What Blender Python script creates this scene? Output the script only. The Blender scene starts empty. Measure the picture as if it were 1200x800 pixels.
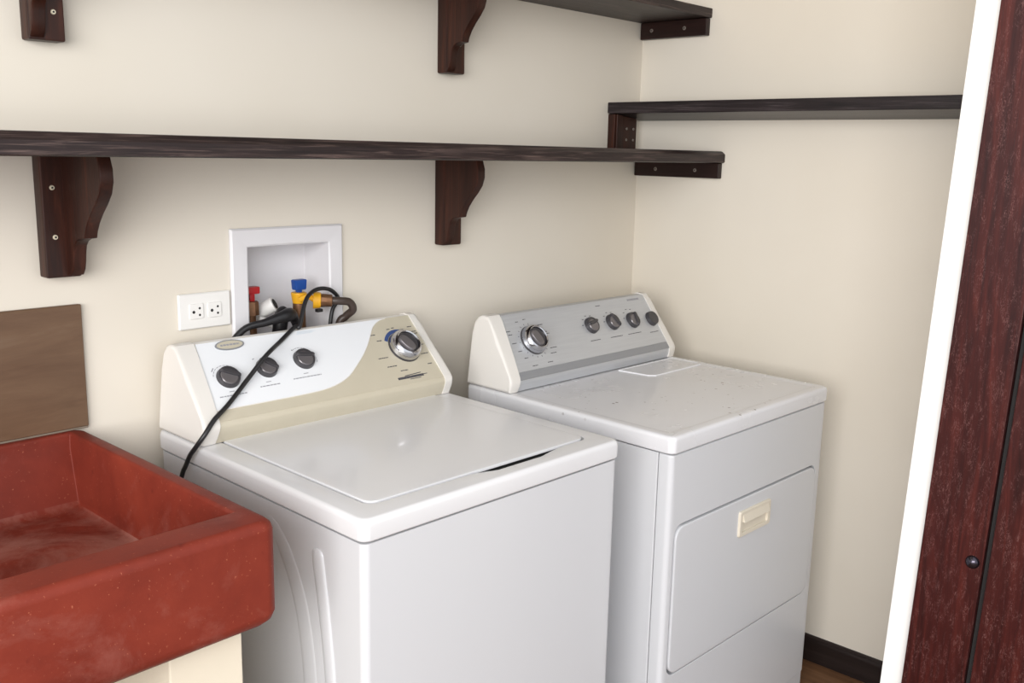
import bpy, bmesh, math, random
from mathutils import Vector, Matrix
random.seed(7)
S = bpy.context.scene
C = S.collection
rad = math.radians

# ------------------------------------------------------------------ camera
def cam_axes(yaw, pitch, roll):
    a, b, c = rad(yaw), rad(pitch), rad(roll)
    f = Vector((-math.sin(a) * math.cos(b), math.cos(a) * math.cos(b), math.sin(b)))
    r = Vector((math.cos(a), math.sin(a), 0))
    u = r.cross(f)
    return r * math.cos(c) + u * math.sin(c), u * math.cos(c) - r * math.sin(c), f
cd = bpy.data.cameras.new('camera')
cam = bpy.data.objects.new('camera', cd)
C.objects.link(cam)
r_, u_, f_ = cam_axes(-47.3646, -11.1662, 1.2232)
cam.matrix_world = Matrix(((r_.x, u_.x, -f_.x, -2.6406), (r_.y, u_.y, -f_.y, -1.8903), (r_.z, u_.z, -f_.z, 1.5118), (0, 0, 0, 1)))
cd.sensor_width = 36
cd.lens = 1132.78 / 1200 * 36
cd.clip_start = 0.02
S.camera = cam

# ------------------------------------------------------------------ sky and added fill light
wd = bpy.data.worlds.new('overcast_sky')
S.world = wd
wd.use_nodes = True
bg = wd.node_tree.nodes['Background']
bg.inputs['Color'].default_value = (0.93, 0.96, 1.0, 1)
bg.inputs['Strength'].default_value = 0.85
ld = bpy.data.lights.new('added_side_fill', 'AREA')  # unseen area light, added at the left to brighten walls and fronts
ld.shape = 'RECTANGLE'; ld.size = 3.0; ld.size_y = 1.8
ld.energy = 110; ld.color = (1.0, 0.985, 0.97)
lo = bpy.data.objects.new('added_side_fill', ld)
C.objects.link(lo)
lo.location = (-4.6, -2.5, 1.9)
lo.rotation_euler = (Vector((-1.0, -0.2, 1.0)) - lo.location).to_track_quat('-Z', 'Y').to_euler()
S.view_settings.view_transform = 'Standard'
S.view_settings.look = 'None'
S.view_settings.gamma = 1
S.view_settings.exposure = 0.52
S.view_settings.use_curve_mapping = False

# ------------------------------------------------------------------ materials
def srgb(r, g, b):
    return tuple(((c / 255) / 12.92 if c / 255 <= 0.04045 else ((c / 255 + 0.055) / 1.055) ** 2.4) for c in (r, g, b)) + (1,)
class Mat:
    def __init__(s, name, col, rough=0.5, metal=0.0, coat=0.0, spec=0.5):
        s.m = bpy.data.materials.new(name); s.m.use_nodes = True
        s.t = s.m.node_tree; s.b = s.t.nodes['Principled BSDF']
        s.b.inputs['Base Color'].default_value = col
        s.b.inputs['Roughness'].default_value = rough
        s.b.inputs['Metallic'].default_value = metal
        s.b.inputs['Coat Weight'].default_value = coat
        s.b.inputs['Specular IOR Level'].default_value = spec
        s.co = None
    def n(s, t, **k):
        o = s.t.nodes.new(t)
        for a, v in k.items(): setattr(o, a, v)
        return o
    def l(s, a, b): s.t.links.new(a, b)
    def coord(s, scale=(1, 1, 1), rot=(0, 0, 0)):
        if not s.co: s.co = s.n('ShaderNodeTexCoord')
        mp = s.n('ShaderNodeMapping'); mp.inputs['Scale'].default_value = scale; mp.inputs['Rotation'].default_value = rot
        s.l(s.co.outputs['Object'], mp.inputs['Vector'])
        return mp.outputs['Vector']
    def noise(s, scale, detail=4, rough=0.5, dist=0, cs=(1, 1, 1), rot=(0, 0, 0)):
        o = s.n('ShaderNodeTexNoise'); o.inputs['Scale'].default_value = scale; o.inputs['Detail'].default_value = detail
        o.inputs['Roughness'].default_value = rough; o.inputs['Distortion'].default_value = dist
        s.l(s.coord(cs, rot), o.inputs['Vector'])
        return o.outputs['Fac']
    def ramp(s, fac, stops):
        o = s.n('ShaderNodeValToRGB'); e = o.color_ramp.elements
        while len(e) < len(stops): e.new(0.5)
        for i, (p, c) in enumerate(stops):
            e[i].position = p; e[i].color = c if len(c) == 4 else c + (1,)
        s.l(fac, o.inputs['Fac'])
        return o.outputs['Color']
    def mixc(s, fac, a, b, mode='MIX'):
        o = s.n('ShaderNodeMix', data_type='RGBA', blend_type=mode)
        ins = [o.inputs[0], o.inputs[6], o.inputs[7]]
        for inp, v in zip(ins, (fac, a, b)):
            if isinstance(v, (int, float, tuple)): inp.default_value = v
            else: s.l(v, inp)
        return o.outputs[2]
    def col(s, c): s.l(c, s.b.inputs['Base Color'])
    def rough(s, f, lo, hi):
        o = s.n('ShaderNodeMapRange'); o.inputs['To Min'].default_value = lo; o.inputs['To Max'].default_value = hi
        s.l(f, o.inputs['Value']); s.l(o.outputs['Result'], s.b.inputs['Roughness'])
    def bump(s, h, strength, dist=0.002):
        o = s.n('ShaderNodeBump'); o.inputs['Strength'].default_value = strength; o.inputs['Distance'].default_value = dist
        s.l(h, o.inputs['Height']); s.l(o.outputs['Normal'], s.b.inputs['Normal'])
def Z(v): return (v, v, v, 1)

M = {}
m = Mat('cream_wall_paint', srgb(228, 218, 200), 0.85, spec=0.2)
m.col(m.mixc(m.ramp(m.noise(1.3, 3), [(0.3, Z(0)), (0.7, Z(1))]), srgb(220, 212, 198), srgb(226, 219, 207)))
m.bump(m.noise(160, 3), 0.08, 0.001); M['wall'] = m.m
m = Mat('white_plaster_paint', srgb(247, 246, 243), 0.7, spec=0.2); m.bump(m.noise(140, 3), 0.06, 0.001); M['plaster'] = m.m
m = Mat('ceiling_paint', srgb(238, 234, 226), 0.9, spec=0.1); m.bump(m.noise(120, 3), 0.05, 0.001); M['ceiling'] = m.m
m = Mat('white_enamel_dimmed_sides', srgb(209, 210, 213), 0.28, coat=0.15); m.bump(m.noise(220, 2), 0.015, 0.0005); M['enamel'] = m.m  # darker copy of the appliance white, dimmer fronts and sides put into the colour
m = Mat('white_enamel_lit_top', srgb(225, 225, 227), 0.24, coat=0.2); m.bump(m.noise(220, 2), 0.01, 0.0004); M['enamel_lit'] = m.m  # lighter copy for deck and lid, light from above painted into the colour
m = Mat('worn_white_enamel', srgb(226, 226, 229), 0.26, coat=0.15)  # specks and smudges are wear, the lighter base carries the painted top light
vo = m.n('ShaderNodeTexVoronoi'); vo.inputs['Scale'].default_value = 70; vo.inputs['Randomness'].default_value = 1.0
m.l(m.coord(), vo.inputs['Vector'])
vs = m.n('ShaderNodeSeparateColor'); m.l(vo.outputs['Color'], vs.inputs['Color'])
th = m.n('ShaderNodeMath', operation='MULTIPLY'); m.l(vs.outputs['Red'], th.inputs[0]); th.inputs[1].default_value = 0.30
lt_ = m.n('ShaderNodeMath', operation='LESS_THAN'); m.l(vo.outputs['Distance'], lt_.inputs[0]); m.l(th.outputs[0], lt_.inputs[1])
gt_ = m.n('ShaderNodeMath', operation='GREATER_THAN'); m.l(vs.outputs['Green'], gt_.inputs[0]); gt_.inputs[1].default_value = 0.72
d1m = m.n('ShaderNodeMath', operation='MULTIPLY'); m.l(lt_.outputs[0], d1m.inputs[0]); m.l(gt_.outputs[0], d1m.inputs[1])
d1 = d1m.outputs[0]
d2 = m.ramp(m.noise(3.2, 2), [(0.44, Z(0)), (0.58, Z(1))])
sm = m.ramp(m.noise(6, 4, 0.55, 0.2), [(0.46, Z(0)), (0.8, Z(1))])
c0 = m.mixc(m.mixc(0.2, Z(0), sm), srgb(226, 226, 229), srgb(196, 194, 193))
m.col(m.mixc(m.mixc(1.0, d1, d2, 'MULTIPLY'), c0, srgb(128, 120, 114)))
m.rough(sm, 0.26, 0.30); M['worn'] = m.m
m = Mat('off_white_plastic', srgb(227, 223, 217), 0.38); m.bump(m.noise(300, 2), 0.02, 0.0004); M['plastic'] = m.m
m = Mat('white_gloss_panel', srgb(236, 238, 241), 0.2, coat=0.3); m.rough(m.noise(14), 0.16, 0.26); M['panelwhite'] = m.m
m = Mat('beige_panel', srgb(196, 188, 168), 0.3); m.col(m.mixc(m.noise(30), srgb(193, 185, 165), srgb(199, 191, 172))); M['beige'] = m.m
m = Mat('brushed_silver_panel', srgb(196, 198, 201), 0.4, metal=0.4)
m.col(m.mixc(m.noise(60, 3, cs=(0.15, 3, 3)), srgb(188, 190, 194), srgb(204, 206, 209))); M['silver'] = m.m
m = Mat('satin_grey_trim', srgb(150, 152, 156), 0.45, metal=0.3); m.rough(m.noise(40), 0.42, 0.5); M['trim'] = m.m
m = Mat('dark_polished_metal', srgb(74, 70, 78), 0.2, metal=0.9); m.rough(m.noise(40), 0.16, 0.24); M['gunmetal'] = m.m
m = Mat('chrome', srgb(200, 200, 204), 0.15, metal=1.0); m.rough(m.noise(40), 0.12, 0.2); M['chrome'] = m.m
m = Mat('knob_grey', srgb(122, 118, 120), 0.28, metal=0.5); m.rough(m.noise(40), 0.24, 0.34); M['knobgrey'] = m.m
m = Mat('knob_charcoal', srgb(62, 60, 63), 0.35); m.rough(m.noise(40), 0.3, 0.42); M['charcoal'] = m.m
m = Mat('print_ink_dark', srgb(70, 70, 76), 0.5); m.col(m.mixc(m.noise(50), srgb(64, 64, 72), srgb(80, 80, 86))); M['ink'] = m.m
m = Mat('print_ink_pale', srgb(150, 150, 156), 0.5); m.col(m.mixc(m.noise(50), srgb(146, 146, 152), srgb(158, 158, 164))); M['inkpale'] = m.m
m = Mat('faint_pale_smear', srgb(216, 222, 228), 0.5); m.col(m.mixc(m.noise(60), srgb(208, 216, 224), srgb(226, 230, 234))); M['smear'] = m.m
m = Mat('print_ink_blue', srgb(60, 80, 130), 0.45); m.col(m.mixc(m.noise(50), srgb(56, 76, 126), srgb(66, 88, 138))); M['inkblue'] = m.m
m = Mat('dark_gap', srgb(40, 38, 38), 0.8); m.col(m.mixc(m.noise(20), srgb(36, 34, 34), srgb(46, 44, 44))); M['gap'] = m.m
m = Mat('cream_handle_plastic', srgb(220, 211, 194), 0.35); m.rough(m.noise(40), 0.3, 0.4); M['handle'] = m.m

def wood(name, dark, mid, light, axis, rough=(0.35, 0.55), scale=1.0, coat=0.0, streak=0.0):
    w = Mat(name, mid, 0.45, coat=coat, spec=0.32)
    cs = [14, 14, 14]; cs[axis] = 0.9
    n1 = w.noise(3.0 * scale, 6, 0.65, 0.7, tuple(cs))
    cs2 = [60, 60, 60]; cs2[axis] = 1.6
    n2 = w.noise(3.0 * scale, 4, 0.6, 0.2, tuple(cs2))
    c = w.ramp(n1, [(0.3, dark), (0.55, mid), (0.78, light)])
    c = w.mixc(w.mixc(0.5, Z(0), n2), c, dark)
    if streak:
        cs3 = [110, 110, 110]; cs3[axis] = 2.6
        n3 = w.noise(2.4, 5, 0.6, 0.5, tuple(cs3))
        c = w.mixc(w.ramp(n3, [(0.54, Z(0)), (0.72, Z(streak))]), c, light)
    w.col(c)
    w.rough(n1, *rough)
    w.bump(n2, 0.25, 0.0012)
    return w
M['shelfx'] = wood('dark_stained_pine_lengthwise', srgb(24, 17, 18), srgb(50, 38, 37), srgb(112, 94, 88), 0, (0.34, 0.52), 1.4, 0, 0.8).m
M['shelfy'] = wood('dark_stained_pine_crosswise', srgb(20, 15, 17), srgb(40, 32, 34), srgb(84, 74, 76), 1, (0.3, 0.45), 1.4, 0, 0.6).m
M['mahog'] = wood('dark_mahogany', srgb(32, 14, 9), srgb(58, 28, 18), srgb(90, 46, 30), 2, (0.36, 0.5)).m
M['mahogy'] = wood('dark_mahogany_cleat', srgb(28, 15, 13), srgb(42, 23, 20), srgb(62, 36, 30), 1, (0.3, 0.45)).m
M['base'] = wood('dark_baseboard_wood', srgb(30, 22, 20), srgb(46, 36, 34), srgb(64, 52, 48), 1).m
m = Mat('brown_grained_tile', srgb(104, 82, 62), 0.5)
a = m.noise(2.2, 6, 0.65, 0.5, (1.6, 6, 7)); m.col(m.mixc(m.mixc(0.35, Z(0), m.noise(3, 4, 0.6, 0.3, (3, 40, 60))), m.ramp(a, [(0.3, srgb(92, 66, 46)), (0.55, srgb(108, 82, 60)), (0.75, srgb(122, 100, 80))]), srgb(84, 62, 46)))
m.rough(a, 0.4, 0.6); m.bump(m.noise(90, 3), 0.1, 0.001); M['slab'] = m.m
M['plank'] = wood('wood_look_floor_tile', srgb(92, 64, 44), srgb(122, 88, 62), srgb(146, 110, 82), 1, (0.4, 0.55)).m
w = Mat('red_brown_door_wood', srgb(84, 30, 27), 0.38, spec=0.28)
n1 = w.noise(3.0, 6, 0.65, 0.8, (14, 14, 0.9)); n2 = w.noise(2.2, 3, 0.55, 0.3, (150, 150, 6))
mw = w.noise(1.0, 3, 0.55, 1.6, (170, 170, 44))
c = w.ramp(n1, [(0.32, srgb(34, 12, 12)), (0.52, srgb(64, 22, 19)), (0.74, srgb(96, 38, 30))])
c = w.mixc(w.mixc(0.5, Z(0), n2), c, srgb(52, 18, 18))
fl = w.ramp(mw, [(0.475, Z(0)), (0.497, Z(0.55)), (0.503, Z(0.55)), (0.525, Z(0))])
fl2 = w.ramp(w.noise(2.0, 3, 0.5, 0.5, (40, 40, 12)), [(0.45, Z(0)), (0.62, Z(1))])
w.col(w.mixc(w.mixc(1.0, fl, fl2, 'MULTIPLY'), c, srgb(140, 100, 96))); w.rough(n1, 0.26, 0.42); w.bump(n2, 0.2, 0.001)
M['doorwood'] = w.m
m = Mat('red_pigmented_concrete', srgb(140, 48, 34), 0.55, spec=0.25)
a = m.noise(5, 6, 0.6, 0.3); b_ = m.noise(190, 3, 0.6); g = m.noise(2.2, 4, 0.6)
c = m.ramp(a, [(0.22, srgb(86, 31, 23)), (0.5, srgb(120, 45, 32)), (0.8, srgb(140, 57, 40))])
c = m.mixc(m.ramp(b_, [(0.66, Z(0)), (0.74, Z(0.5))]), c, srgb(196, 120, 92))
c = m.mixc(m.ramp(m.noise(38, 3, 0.6), [(0.66, Z(0)), (0.76, Z(0.6))]), c, srgb(96, 32, 26))
c = m.mixc(m.ramp(m.noise(7, 7, 0.7, 0.6), [(0.54, Z(0)), (0.80, Z(0.6))]), c, srgb(150, 92, 82))
ge = m.n('ShaderNodeNewGeometry'); sp = m.n('ShaderNodeSeparateXYZ'); m.l(ge.outputs['Normal'], sp.inputs[0])
s2 = m.n('ShaderNodeSeparateXYZ'); m.l(m.coord(), s2.inputs[0])
up = m.n('ShaderNodeMath', operation='GREATER_THAN'); m.l(sp.outputs['Z'], up.inputs[0]); up.inputs[1].default_value = 0.5
lowm = m.n('ShaderNodeMath', operation='LESS_THAN'); m.l(s2.outputs['Z'], lowm.inputs[0]); lowm.inputs[1].default_value = 0.06
fm = m.n('ShaderNodeMath', operation='MULTIPLY'); m.l(up.outputs[0], fm.inputs[0]); m.l(lowm.outputs[0], fm.inputs[1])
res = m.ramp(m.noise(4.5, 7, 0.7, 0.8), [(0.40, Z(0.0)), (0.56, Z(0.5)), (0.75, Z(0.75))])
c = m.mixc(m.mixc(1.0, res, fm.outputs[0], 'MULTIPLY'), c, srgb(160, 112, 100))
m.col(c); m.rough(a, 0.46, 0.62); m.bump(b_, 0.12, 0.001); M['sink'] = m.m
m = Mat('black_rubber', srgb(28, 27, 29), 0.38); m.rough(m.noise(40), 0.32, 0.45); M['rubber'] = m.m
m = Mat('brown_hose_rubber', srgb(62, 50, 44), 0.4); m.rough(m.noise(40), 0.32, 0.48); M['hose'] = m.m
m = Mat('red_valve_paint', srgb(178, 26, 30), 0.35); m.rough(m.noise(40), 0.3, 0.4); M['red'] = m.m
m = Mat('blue_valve_paint', srgb(22, 72, 150), 0.35); m.rough(m.noise(40), 0.3, 0.4); M['blue'] = m.m
m = Mat('yellow_plastic', srgb(226, 166, 28), 0.4); m.rough(m.noise(40), 0.35, 0.45); M['yellow'] = m.m
m = Mat('aged_brass', srgb(120, 84, 54), 0.42, metal=0.6); m.col(m.mixc(m.noise(60), srgb(84, 54, 38), srgb(150, 110, 78))); M['brass'] = m.m
m = Mat('white_pvc', srgb(228, 226, 222), 0.4); m.rough(m.noise(40), 0.35, 0.45); M['pvc'] = m.m
m = Mat('supply_box_plastic', srgb(221, 219, 221), 0.42); m.rough(m.noise(30), 0.38, 0.48); M['box'] = m.m
m = Mat('outlet_plastic', srgb(234, 232, 228), 0.35); m.rough(m.noise(30), 0.3, 0.4); M['outlet'] = m.m
m = Mat('screw_steel', srgb(214, 204, 180), 0.45, metal=0.2); m.rough(m.noise(80), 0.32, 0.48); M['screw'] = m.m
m = Mat('dull_screw', srgb(140, 130, 122), 0.4, metal=0.3); m.rough(m.noise(80), 0.32, 0.48); M['dullscrew'] = m.m
m = Mat('grout', srgb(120, 108, 96), 0.9); m.col(m.mixc(m.noise(60), srgb(112, 100, 88), srgb(130, 118, 104))); M['grout'] = m.m
m = Mat('cream_masonry', srgb(226, 216, 196), 0.85); m.bump(m.noise(60, 4), 0.2, 0.002); M['pier'] = m.m

# ------------------------------------------------------------------ mesh helpers
def obj(name, bm, mat, parent=None, ang=35):
    bmesh.ops.recalc_face_normals(bm, faces=bm.faces)
    me = bpy.data.meshes.new(name); bm.to_mesh(me); bm.free()
    me.materials.append(M[mat])
    for p in me.polygons: p.use_smooth = True
    me.set_sharp_from_angle(angle=rad(ang))
    o = bpy.data.objects.new(name, me); C.objects.link(o)
    wn = o.modifiers.new('weighted_normal', 'WEIGHTED_NORMAL'); wn.keep_sharp = True; wn.weight = 90
    if parent: o.parent = parent
    return o
def tag(o, label=None, cat=None, group=None, kind=None):
    if label: o['label'] = label
    if cat: o['category'] = cat
    if group: o['group'] = group
    if kind: o['kind'] = kind
    return o
def thing(name, loc, label, cat, rz=0, group=None):
    o = bpy.data.objects.new(name, None); C.objects.link(o)
    o.empty_display_size = 0.1; o.location = loc; o.rotation_euler = (0, 0, rz)
    return tag(o, label, cat, group)
def add(bm, verts, faces):
    vs = [bm.verts.new(v) for v in verts]
    for f in faces:
        try: bm.faces.new([vs[i] for i in f])
        except ValueError: pass
    return vs
def box(x0, x1, y0, y1, z0, z1, bev=0.0, seg=2, bm=None):
    b = bmesh.new()
    add(b, [(x, y, z) for x in (x0, x1) for y in (y0, y1) for z in (z0, z1)],
        [(0, 1, 3, 2), (4, 6, 7, 5), (0, 4, 5, 1), (2, 3, 7, 6), (0, 2, 6, 4), (1, 5, 7, 3)])
    if bev: bmesh.ops.bevel(b, geom=b.edges[:], offset=bev, segments=seg, profile=0.5, affect='EDGES')
    if bm is None: return b
    join(bm, b); return bm
def join(bm, b):
    t = bpy.data.meshes.new('t'); b.to_mesh(t); b.free(); bm.from_mesh(t); bpy.data.meshes.remove(t)
    return bm
def loops(bm, L, cap0=True, cap1=True, closed=True):
    R = [[bm.verts.new(p) for p in lp] for lp in L]
    n = len(R[0])
    for a, b in zip(R, R[1:]):
        for i in range(n if closed else n - 1):
            j = (i + 1) % n
            try: bm.faces.new((a[i], a[j], b[j], b[i]))
            except ValueError: pass
    if cap0: bm.faces.new(R[0][::-1])
    if cap1: bm.faces.new(R[-1])
    return bm
def rr(x0, x1, y0, y1, r, nc=5, ns=8):
    """rounded rectangle, the same number of points whatever the size"""
    P = []
    cs = [((x1 - r, y0 + r), -90), ((x1 - r, y1 - r), 0), ((x0 + r, y1 - r), 90), ((x0 + r, y0 + r), 180)]
    for k, ((cx, cy), a0) in enumerate(cs):
        arc = [(cx + r * math.cos(rad(a0 + 90 * i / nc)), cy + r * math.sin(rad(a0 + 90 * i / nc))) for i in range(nc + 1)]
        P += arc
        (nx, ny), na = cs[(k + 1) % 4]
        q = (nx + r * math.cos(rad(na)), ny + r * math.sin(rad(na)))
        p = arc[-1]
        P += [(p[0] + (q[0] - p[0]) * i / ns, p[1] + (q[1] - p[1]) * i / ns) for i in range(1, ns)]
    return P
def cyl(c, ax, r0, h, r1=None, n=24, bev=0.0, bm=None, roll=0.0):
    """turned solid along ax from c"""
    ax = Vector(ax).normalized(); e1 = ax.orthogonal().normalized(); e2 = ax.cross(e1); c = Vector(c)
    r1 = r0 if r1 is None else r1
    prof = [(r0, 0), (r1, h)] if not bev else [(r0, 0), (r1, h - bev), (r1 - bev * 0.3, h - bev * 0.3), (r1 - bev, h)]
    b = bm if bm is not None else bmesh.new()
    loops(b, [[c + ax * t + (e1 * math.cos(2 * math.pi * i / n + roll) + e2 * math.sin(2 * math.pi * i / n + roll)) * r for i in range(n)] for r, t in prof])
    return b
def spline(P, k=8):
    P = [Vector(p) for p in P]; out = []
    for i in range(len(P) - 1):
        a, b, c, d = P[max(i - 1, 0)], P[i], P[i + 1], P[min(i + 2, len(P) - 1)]
        for j in range(k):
            t = j / k
            out.append(0.5 * ((2 * b) + (c - a) * t + (2 * a - 5 * b + 4 * c - d) * t * t + (3 * b - a - 3 * c + d) * t ** 3))
    out.append(P[-1]); return out
def tube(P, r, n=12, k=8, bm=None, sm=True):
    P = spline(P, k) if sm else [Vector(p) for p in P]
    b = bm if bm is not None else bmesh.new(); L = []; e = None
    for i, p in enumerate(P):
        t = (P[min(i + 1, len(P) - 1)] - P[max(i - 1, 0)]).normalized()
        e = t.orthogonal().normalized() if e is None else (e - t * e.dot(t)).normalized()
        f = t.cross(e); rr_ = r(i / (len(P) - 1)) if callable(r) else r
        L.append([p + (e * math.cos(2 * math.pi * j / n) + f * math.sin(2 * math.pi * j / n)) * rr_ for j in range(n)])
    return loops(b, L)
def prism(P, fn, h0, h1, bev=0.0):
    """polygon P extruded between heights through fn(a, b, h) -> xyz"""
    b = bmesh.new(); L = [[fn(x, y, h0) for x, y in P]]
    L += [[fn(x, y, h1) for x, y in P]]
    loops(b, L)
    if bev:
        top = [e for e in b.edges if all(v.index < 0 or True for v in e.verts)]
        bmesh.ops.bevel(b, geom=top, offset=bev, segments=2, profile=0.5, affect='EDGES')
    return b
def screw(name, c, ax, r, mat, parent, slot=True):
    ax = Vector(ax)
    s = obj(name, cyl(c, ax, r, 0.0022, r * 0.8, 14), mat, parent)
    obj('screw_recess', cyl(Vector(c) + ax.normalized() * 0.0021, ax, r * 0.4, 0.0004, None, 8), 'gap', s)
    return s

# ------------------------------------------------------------------ room shell
X0, YF = -3.7, -1.17
hx0, hx1, hz0, hz1 = -1.472, -1.242, 1.045, 1.294            # opening for the supply box
b = bmesh.new()
for a in ((X0, hx0, 0, 0.15, 0, 2.6), (hx1, 0.15, 0, 0.15, 0, 2.6), (hx0, hx1, 0, 0.15, 0, hz0), (hx0, hx1, 0, 0.15, hz1, 2.6)): box(*a, bm=b)
tag(obj('wall_back', b, 'wall'), 'cream painted back wall behind the washer and the dryer', kind='structure')
tag(obj('wall_right', box(0, 0.15, -3.2, -0.0, 0, 2.6), 'wall'), 'cream painted wall to the right of the dryer', kind='structure')
tag(obj('ceiling', box(X0 - 0.15, 0.15, -1.35, 0.15, 2.6, 2.7), 'ceiling'), 'pale painted ceiling over the laundry', kind='structure')
fl = obj('floor', box(-6.0, 0.0, -6.0, 0.0, -0.06, -0.004), 'grout')
tag(fl, 'floor of brown wood look plank tiles', kind='structure')
pw, pl = 0.152, 0.61
pm = None
nrow = int(math.ceil(-X0 / pw))
for i in range(nrow):
    xa = -i * pw; xb = max(xa - pw, X0); off = (i * 0.37) % 1 * pl
    y = 0.0 + 0.0
    ya = -off if off > 0.02 else 0.0
    segs = ([(0.0, ya)] if ya < 0 else [])
    while ya > -3.2:
        segs.append((ya, max(ya - pl, -3.2))); ya -= pl
    for (s0, s1) in segs:
        if s0 - s1 < 0.03: continue
        obj('plank', box(xb + 0.0015, xa - 0.0015, s1 + 0.0015, s0 - 0.0015, -0.004, 0.0, 0.001, 1), 'plank', fl)
b = bmesh.new()
prof = [(0, 0), (-0.013, 0), (-0.013, 0.062), (-0.010, 0.070), (-0.010, 0.075), (-0.005, 0.0805), (0, 0.0805)]
loops(b, [[(x, y, z) for x, z in prof] for y in (-0.001, YF)])
tag(obj('baseboard_right', b, 'base'), 'dark wood baseboard along the right wall', kind='structure')

# door opening: plaster end of the front partition and the wooden door lining, both slightly out of plumb
def lean(y, z): return y - 0.033 * (z - 1.131)
def leanbox(x0, x1, y0, y1, z0, z1, bev=0.0, bm=None):
    b = box(x0, x1, y0, y1, z0, z1, bev)
    for v in b.verts: v.co.y = lean(v.co.y, v.co.z)
    if bm is not None: return join(bm, b)
    return b
XJ = -0.55
tag(obj('wall_front', leanbox(XJ, -0.001, -1.36, -1.17, 0.0, 2.6, 0.003), 'plaster'), 'bright white plastered wall end beside the wooden door frame', kind='structure')
dr = bpy.data.objects.new('door_1', None); C.objects.link(dr); dr.location = (XJ, -1.3, 0)
tag(dr, 'dark red brown wooden door frame at the right edge', kind='structure')
def dpart(name, bm, mat, parent=None):
    bmesh.ops.translate(bm, verts=bm.verts, vec=(-XJ, 1.3, 0))
    return obj(name, bm, mat, parent or dr)
jb = dpart('jamb_board', leanbox(XJ - 0.022, XJ - 0.0005, -1.352, -1.2235, 0, 2.2, 0.003), 'doorwood')
dpart('rebate_strip', leanbox(XJ - 0.010, XJ - 0.0005, -1.364, -1.3525, 0, 2.2, 0.002), 'gap')
dpart('stop_board', leanbox(XJ - 0.030, XJ - 0.0005, -1.52, -1.3645, 0, 2.2, 0.004), 'doorwood')
b = bmesh.new()
yk, zk = -1.3165, 0.683
loops(b, [[(XJ - 0.022 - 0.011 * math.sin(t), yk + math.cos(t) * 0.0145 * math.cos(2 * math.pi * i / 18), zk + math.cos(t) * 0.0145 * math.sin(2 * math.pi * i / 18)) for i in range(18)] for t in (0, 0.35, 0.7, 1.05, 1.35, 1.52)])
tag(dpart('stop_button', b, 'gunmetal'), 'round dark metal button on the jamb')

# ------------------------------------------------------------------ shelves
def shelf(name, bm, mat, label): return tag(obj(name, bm, mat), label, 'shelf', 'dark wooden wall shelves')
b = bmesh.new()
pf = [(-0.001, 1.4877), (-0.322, 1.4877), (-0.326, 1.4905), (-0.326, 1.5125), (-0.3235, 1.5155), (-0.315, 1.5235), (-0.310, 1.5245), (-0.001, 1.5245)]
loops(b, [[(x, y, z + (0.0016 * -(x + 1.0) if z > 1.52 else 0)) for y, z in pf] for x in (-3.2, -2.4, -1.6, -0.8, -0.001)])
shelf('shelf_board', b, 'shelfx', 'long dark wooden shelf board on the back wall just above the supply box')
b = box(-3.2, -0.001, -0.253, -0.001, 1.9163, 1.9442, 0.003, 2)
shelf('shelf_board', b, 'shelfx', 'topmost dark wooden shelf board, cut off by the top of the picture')
b = box(-0.1726, -0.0006, -1.165, -0.001, 0.0, 0.034, 0.003, 2)
for v in b.verts:
    v.co.z += 1.6315 - 0.017 * (v.co.x + 0.1726) / 0.1726
shelf('shelf_board', b, 'shelfy', 'dark wooden shelf board running along the right wall above the dryer')

# ------------------------------------------------------------------ shelf brackets
PROF = [(0.0, 0.955), (0.10, 1.0), (0.20, 1.0), (0.29, 0.955), (0.37, 0.865), (0.45, 0.755), (0.53, 0.665), (0.60, 0.61), (0.655, 0.585), (0.668, 0.47), (0.69, 0.40), (0.73, 0.35), (0.79, 0.325), (0.86, 0.31), (0.93, 0.285), (0.98, 0.235), (1.0, 0.17)]
def bracket(x, ztop, h, p, side, label, sc=(0.735, 0.335)):
    """wall plate 66 mm wide with its left edge at x, scrolled corbel on one side of it"""
    t = thing('shelf_bracket', (x, -0.0005, ztop - h), label, 'bracket', 0, 'scrolled mahogany shelf brackets')
    W, T = 0.066, 0.035
    b = box(0, W, -T, 0, 0, h - 0.0005, 0.004, 2)
    obj('wall_plate', b, 'mahog', t)
    x0 = 0.0395 if side == 'R' else 0.002
    x1 = x0 + 0.026
    pts = [(-T * 0.9, h - 0.0005)] + [(-max(q * p, T * 0.95), h * (1 - s) + (0.004 if s == 1 else 0) - (0.0005 if s == 0 else 0)) for s, q in PROF]
    pts.append((-T * 0.9, 0.004))
    def ins(d): 
        o = []
        for i, (y, z) in enumerate(pts):
            a = Vector(pts[i - 1]); c = Vector(pts[(i + 1) % len(pts)]); tt = (c - a).normalized()
            nn = Vector((-tt.y, tt.x))
            if i in (0, len(pts) - 1): o.append((y, z))
            else: o.append((min(y - nn.x * d if False else y + d, -T * 0.9), z))
        return o
    b = bmesh.new()
    loops(b, [[(xx, y, z) for y, z in ins(d)] for xx, d in ((x0, 0.0035), (x0 + 0.001, 0.001), (x0 + 0.0035, 0), (x1 - 0.0035, 0), (x1 - 0.001, 0.001), (x1, 0.0035))])
    obj('corbel', b, 'mahog', t)
    sx = 0.020 if side == 'R' else 0.046
    for zz in (h * sc[0], h * sc[1]):
        screw('screw', (sx, -T + 0.0002, zz), (0, -1, 0), 0.0050, 'screw', t)
    return t
bracket(-1.912, 1.4872, 0.229, 0.192, 'R', 'dark mahogany scrolled shelf bracket with two screws above the sink')
bracket(-0.900, 1.4872, 0.224, 0.158, 'L', 'dark mahogany scrolled shelf bracket under the long shelf, right of the supply box')
bracket(-0.894, 1.9158, 0.214, 0.150, 'L', 'dark mahogany scrolled shelf bracket of the topmost shelf, nearer the corner')
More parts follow.
